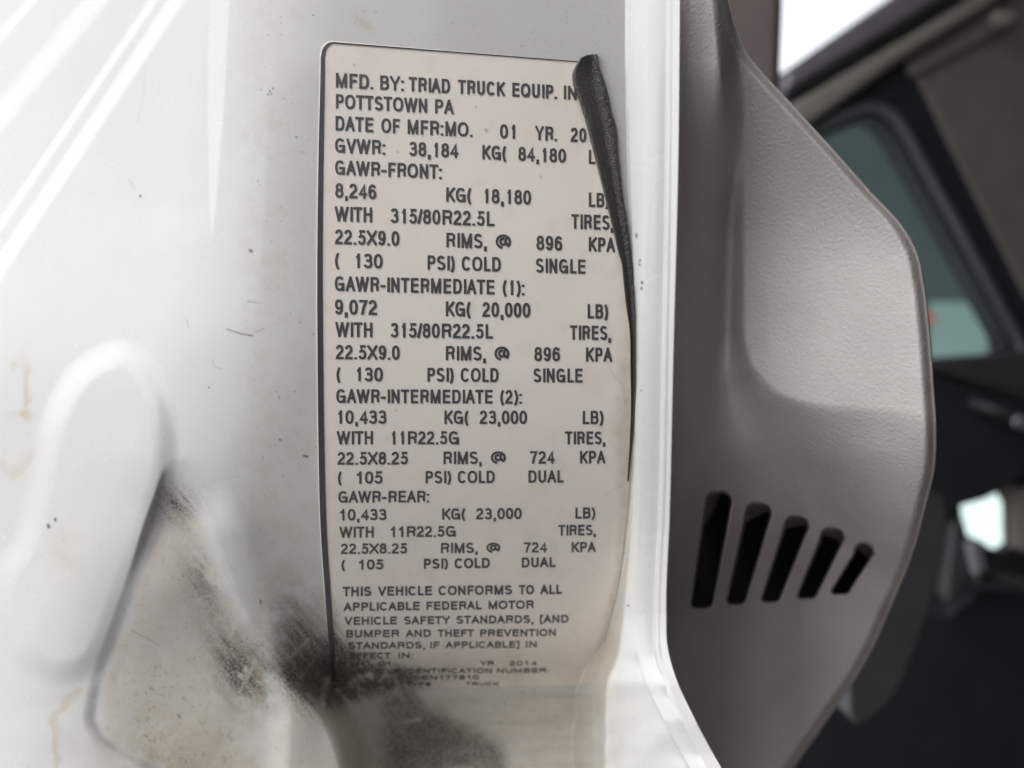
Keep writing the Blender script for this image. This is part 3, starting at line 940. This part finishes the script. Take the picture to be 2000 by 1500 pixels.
# ------------------------------------------------------------------ rubber strip lying over the sticker's right edge
rl = [(106, 1132), (125, 1120), (155, 1118), (195, 1130), (240, 1144), (290, 1157), (340, 1170), (380, 1180), (420, 1190), (460, 1200),
      (495, 1208), (510, 1213), (545, 1217), (600, 1223), (640, 1229), (720, 1231), (790, 1232), (860, 1230), (910, 1227), (940, 1225)]
rm = [(106, 1163), (160, 1167), (225, 1180), (290, 1190), (330, 1197), (390, 1207), (430, 1213), (480, 1221), (510, 1224), (545, 1229), (640, 1235.5), (790, 1237), (940, 1227)]
rr = [(106, 1167), (125, 1169), (160, 1182), (215, 1195), (255, 1205), (300, 1208), (330, 1212), (365, 1215), (400, 1220), (440, 1227), (480, 1232),
      (510, 1235), (550, 1237), (600, 1240), (700, 1241), (790, 1240.5), (860, 1236), (910, 1231), (940, 1228)]
ry = np.linspace(106, 940, 330)
L_, Mi, R_ = smooth_interp(rl, ry), smooth_interp(rm, ry), smooth_interp(rr, ry)
R_ = R_ + 1.6 * (fbm(ry / 9, ry * 0, 61, 3) - .5) * sstep(560, 420, ry)
topcut = lambda x: 106 + np.clip((1150 - x) * 0.45, 0, 20)
H = np.interp(ry, [106, 200, 400, 550, 700, 940], [.0045, .0042, .0034, .0022, .0012, .0006])
cols = []
for f_, h_ in ((0.0, 0.0), (0.01, 0.6), (0.04, 0.9), (0.10, 1.0), (0.2, 0.97), (0.45, 0.72), (0.75, 0.46), (1.0, 0.36)):
    cols.append((L_ + (Mi - L_) * f_, h_))
for f_, h_ in ((0.08, 0.42), (0.2, 0.5), (0.3, 0.54), (0.4, 0.56), (0.5, 0.56), (0.6, 0.55), (0.7, 0.53), (0.8, 0.5), (0.9, 0.4), (1.0, 0.0)):
    cols.append((Mi + (R_ - Mi) * f_, h_))
cxs = np.stack([c[0] for c in cols], 1)
chs = np.stack([np.full(len(ry), c[1]) for c in cols], 1) * H[:, None]
cys = np.repeat(ry[:, None], cxs.shape[1], 1)
cys = cys + np.maximum(0, topcut(cxs) - 106) * sstep(190, 106, cys)
surf = panel_y(cxs, cys) - 0.0002
right = np.array([0.] * 8 + [.6, 1, 1, 1, 1, 1, 1, 1, .6, 0])[None, :]
chs = chs + right * 0.0009 * (fbm(cxs / 5, cys / 5, 71, 3) - .5) * np.clip(H / .002, 0, 1)[:, None] + (chs > 0) * 0.0003 * (fbm(cxs / 22, cys / 40, 73, 3) - .5)
rp = P3(cxs, cys, surf - chs)
capr = P3(cxs[:1], cys[:1], surf[:1])
strip = grid_mesh('rubber_strip', np.concatenate([capr, rp], 0), M_RUBBER)
tag(strip, "black grained rubber strip curling over the sticker's right edge, widest at its top", 'rubber strip')

# ------------------------------------------------------------------ grey plastic pillar trim with vent slots
def trim_right(py):
    return smooth_interp([(-200, 1398), (-100, 1405), (0, 1421), (50, 1434), (100, 1455), (140, 1486), (185, 1528), (235, 1574), (285, 1620), (375, 1700), (440, 1760),
                          (490, 1789), (550, 1803), (620, 1812), (760, 1823), (850, 1828), (920, 1824), (980, 1810), (1070, 1786), (1180, 1742),
                          (1300, 1685), (1390, 1625), (1500, 1548), (1600, 1475), (1700, 1440)], py)


SLOTS = [((1378, 1429, 960), (1350, 1392, 1187)), ((1456, 1507, 983), (1420, 1457, 1180)), ((1532, 1580, 1008), (1488, 1525, 1176)),
         ((1602, 1649, 1031), (1558, 1597, 1169)), ((1668, 1707, 1060), (1625, 1662, 1160))]


def slot_poly(s, grow=0.0):
    (a0, a1, ay), (b0, b1, by) = s
    q = [(a0 - grow, ay + 22), (a0 + 3, ay + 8), (a0 + 14, ay - grow), (a1 - 15, ay - grow), (a1 - 4, ay + 7), (a1 + grow, ay + 20),
         (b1 + grow, by - 12), (b1 - 4, by - 3), (b1 - 12, by + grow), (b0 + 6, by + grow), (b0 - grow, by - 6)]
    return q


BULGE = [(1434, -260), (1434, 200), (1434, 450), (1435, 690), (1450, 748), (1490, 800), (1560, 832), (1700, 882), (1830, 925), (1950, 950), (1980, 600), (1980, -260)]


def trim_depth(px, py):
    xr = trim_right(py)
    top_ = sstep(480, 120, py)
    pm = 1440 - 22 * np.logaddexp(0, (1440 - px) / 22)
    yl = 0.270 + (0.00030 * (1 - top_) + 0.00002 * top_) * (pm - 1318) + 0.00004 * (px - pm) - 0.030 * sstep(1560, 1840, px)
    yl = yl - 0.010 * top_
    yl = yl + 0.00014 * np.maximum(py - 880, 0) * sstep(900, 1150, py)
    yu = 0.284 - 0.00011 * (px - 1432) + 0.00003 * (np.sqrt((760 - py)**2 + 60**2) + 760 - py) / 2 - 0.046 * sstep(520, -120, py)
    sb = sdf_poly(px, py, rounded(BULGE, 3))
    soft = 22 + (95 + 110 * sstep(1550, 1800, px)) * sstep(640, 900, py)
    w = sstep(-soft * (1 + 0.35 * sstep(640, 900, py)), soft * (1 - 0.55 * sstep(640, 900, py)), sb)
    Y = yl * (1 - w) + yu * w
    # rounded roll along the left strip with its soft crown
    Y = Y - 0.007 * np.exp(-((px - 1404) / 34.0)**2) * sstep(620, 60, py)
    Y = Y + 0.0007 * (fbm(px / 130, py / 130, 88, 3) - .5)
    # rolls away at its right edge
    Y = Y + 0.005 * sstep(30, 0, xr - px) ** 2
    return Y


tpy = np.arange(-140, 1660, 3.0)
tt2 = np.linspace(0, 1, 200)
TPY, TT = np.meshgrid(tpy, tt2, indexing='ij')
TPX = (flange_right(TPY) - 22) + TT * (trim_right(TPY) - flange_right(TPY) + 22)
TD = trim_depth(TPX, TPY)
for s in SLOTS:
    TD = TD + 0.045 * sstep(-1.5, 3.5, sdf_poly(TPX, TPY, slot_poly(s)))
tp = P3(TPX, TPY, TD)
ex = [P3(TPX[:, -1:] + a, TPY[:, -1:], TD[:, -1:] + d) for a, d in ((1.5, .002), (2, .005), (1, .010), (-6, .03))]
trim = empty('pillar_trim', (0, 0, 0), 'grained grey plastic trim cover bulging beside the white pillar, five slots low on it', 'trim cover')
grid_mesh('trim_cover', np.concatenate([tp] + ex, 1), M_TRIM, trim)
for s in SLOTS:
    poly = slot_poly(s, -3)
    cxm = sum(p[0] for p in poly) / len(poly)
    cym = sum(p[1] for p in poly) / len(poly)
    d = float(trim_depth(np.array(cxm), np.array(cym)))
    prism('vent_slot', slot_poly(s, 3), d + 0.032, 0.002, M_SLOT, trim)  # black plate set inside, standing in for the slot's shaded depth

# ------------------------------------------------------------------ cab interior behind, out of focus
cab = empty('truck_cab', (0, 0, 0), 'dark blurred truck cab interior behind the grey trim, with window, roof lining and sill', 'truck cab')
# rear shell with its openings
TRI = [(1500, -420), (2330, -420), (1548, 128), (1500, 160)]
GLASS = [(1560, 300), (1626, 258), (1694, 230), (1722, 236), (1748, 268), (1962, 655), (1968, 690), (1900, 700), (1560, 712)]
GAP = [(1876, 988), (1962, 958), (1977, 986), (1984, 1000), (1980, 1066), (1964, 1078), (1934, 1072), (1920, 1058), (1890, 1046), (1880, 1018)]
WALL = [(1200, -1250), (2900, -1250), (2900, 2200), (1200, 2200)]
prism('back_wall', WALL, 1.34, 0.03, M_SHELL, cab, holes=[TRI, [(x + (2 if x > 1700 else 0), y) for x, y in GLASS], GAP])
box('roof', -0.12, 1.75, -1.3, 1.37, CAMZ + 1.18, CAMZ + 1.24, M_SHELL, cab)  # unseen, reaches out over the doorway to cut high sky light
box('floor', 0.30, 1.75, -1.3, 1.37, CAMZ - 1.08, CAMZ - 1.0, M_SHELL, cab)  # unseen, added to keep the cab interior dark
box('side_wall', 1.72, 1.78, -1.3, 1.37, CAMZ - 1.0, CAMZ + 1.18, M_SHELL, cab)  # unseen, closes the cab against light from the right
# unseen cab front and door slab, added behind the camera to block light
box('front_blocker', 0.16, 1.75, -1.34, -1.30, CAMZ - 1.0, CAMZ + 1.18, M_SHELL, cab)
box('door_blocker', -0.95, 0.14, -1.40, -1.30, CAMZ - 1.0, CAMZ + 0.70, M_SHELL, cab)
# post at the top left of the opening
prism('door_post', [(1395, -420), (1536, -420), (1536, 20), (1532, 130), (1527, 260), (1395, 260)], 0.62, 0.07, M_POST, cab, bevel=0.012)
# roof rail bands running up to the right
def band(name, poly, Y, t, mat, bev=0.006):
    return prism(name, poly, Y, t, mat, cab, bevel=bev)
band('roof_rail', [(1535, 140), (1735, -4), (2330, -424), (2330, -360), (1842, -4), (1535, 180)], 1.22, 0.10, M_RAIL, 0.012)
band('roof_seal', [(1530, 183), (1842, -3), (2330, -358), (2330, -330), (1892, -4), (1838, 28), (1530, 208)], 1.235, 0.08, M_DARK)
band('roof_lining_edge', [(1540, 206), (1838, 30), (1893, -3), (2330, -328), (2330, -270), (1962, -6), (1757, 118), (1594, 234), (1540, 270)], 1.22, 0.09, M_TAN, 0.012)
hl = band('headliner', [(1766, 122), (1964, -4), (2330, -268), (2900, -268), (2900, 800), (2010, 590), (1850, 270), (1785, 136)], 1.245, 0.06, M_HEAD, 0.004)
band('lining_bead', [(1778, 130), (1966, 22), (1984, 30), (1988, 44), (1794, 146), (1782, 142)], 1.235, 0.02, M_HEAD, 0.005)
tube('coat_hook', [(1944, 34), (1956, 36), (1968, 35)], [1.20, 1.19, 1.20], 0.011, M_TAN, cab)
# side window: black frame, lighter gasket, glass
fr = prism('side_window', [(1530, 275), (1594, 232), (1757, 116), (1774, 124), (1852, 268), (2030, 590), (2030, 705), (1530, 735)], 1.25, 0.05, M_BLACK, cab, holes=[GLASS], bevel=0.004)
tube('gasket', [(1540, 282), (1612, 246), (1660, 222), (1692, 211), (1722, 212), (1746, 226), (1768, 256), (1870, 440), (1985, 655), (2010, 700)], 1.247, 0.0095, M_GASK, fr, flat=0.6)
prism('glass', [(x + (4 if x > 1700 else -4), y) for x, y in GLASS], 1.315, 0.004, M_GLASS, fr)
band('window_sill', [(1800, 700), (1968, 688), (2200, 660), (2200, 850), (2000, 785), (1822, 728), (1800, 728)], 1.18, 0.06, M_SILL, 0.012)
band('seat_back', [(1800, 732), (1830, 736), (2000, 790), (2200, 852), (2200, 900), (2000, 925), (1965, 952), (1925, 975), (1870, 990), (1800, 980)], 1.10, 0.10, M_BLACK, 0.02)
tube('grab_handle', [(1898, 786), (1930, 796), (1965, 806), (1996, 820)], [1.09, 1.07, 1.07, 1.08], 0.007, M_SILL, cab)
tube('handle_bolt', [(1990, 824), (1996, 826)], [1.06, 1.055], 0.009, M_SILVER, cab)
band('inner_trim', rounded([(1770, 940), (1824, 962), (1850, 985), (1842, 1100), (1800, 1240), (1740, 1370), (1660, 1400), (1690, 1100)], 4), 0.66, 0.05, M_SILL, 0.02)
band('seat_frame', [(1862, 1022), (1886, 1012), (1896, 1062), (1898, 1124), (1862, 1190), (1846, 1168)], 1.12, 0.03, M_SILL, 0.008)
band('bracket', [(1892, 1060), (1916, 1060), (1928, 1122), (1906, 1126)], 1.10, 0.015, M_SILVER, 0.004)
tube('seat_rail', [(1908, 1124), (1960, 1132), (2010, 1142), (2100, 1160)], 1.10, 0.008, M_SILL, cab)
band('belt_cover', [(1986, 952), (2040, 940), (2040, 1090), (1988, 1074)], 1.15, 0.04, M_TAN, 0.008)
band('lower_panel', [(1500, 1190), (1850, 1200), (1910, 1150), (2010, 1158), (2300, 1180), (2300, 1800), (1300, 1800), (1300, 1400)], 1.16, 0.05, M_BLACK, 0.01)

# ------------------------------------------------------------------ outside, seen through the tinted window
M_BLD = plain('dark_cladding', (0.026, 0.036, 0.037), 0.7, 0.3, 0.8)
M_PALE = plain('pale_patch', (0.15, 0.20, 0.19), 0.6, 0.2, 0.8)
M_RED = plain('red_paint', (0.35, 0.03, 0.02), 0.5)
bld = empty('building', (0, 0, 0), 'dark teal building outside, blurred beyond the cab window', 'building')
def at(px, py, Y):
    return tuple(P3(np.float64(px), np.float64(py), Y))
x0, _, z1 = at(1560, 200, 15.0)
x1 = at(2300, 200, 15.0)[0]
box('wall', x0, x1, 15.0, 21.0, 0, z1, M_BLD, bld)
a, c = at(1815, 690, 14.95), at(1930, 590, 14.95)
box('lit_patch', a[0], c[0], 14.95, 15.05, a[2] - 1.2, c[2], M_PALE, bld)  # invented pale panel, stands for a lit patch low in the window
a, c = at(1790, 700, 14.9), at(1816, 612, 14.9)
a2, c2 = at(1806, 632, 14.9), at(1822, 610, 14.9)
box('red_spot', a2[0], c2[0], 14.88, 15.02, a2[2], c2[2], M_RED, bld)  # invented box for a red spot beyond the glass

scene.render.film_transparent = False
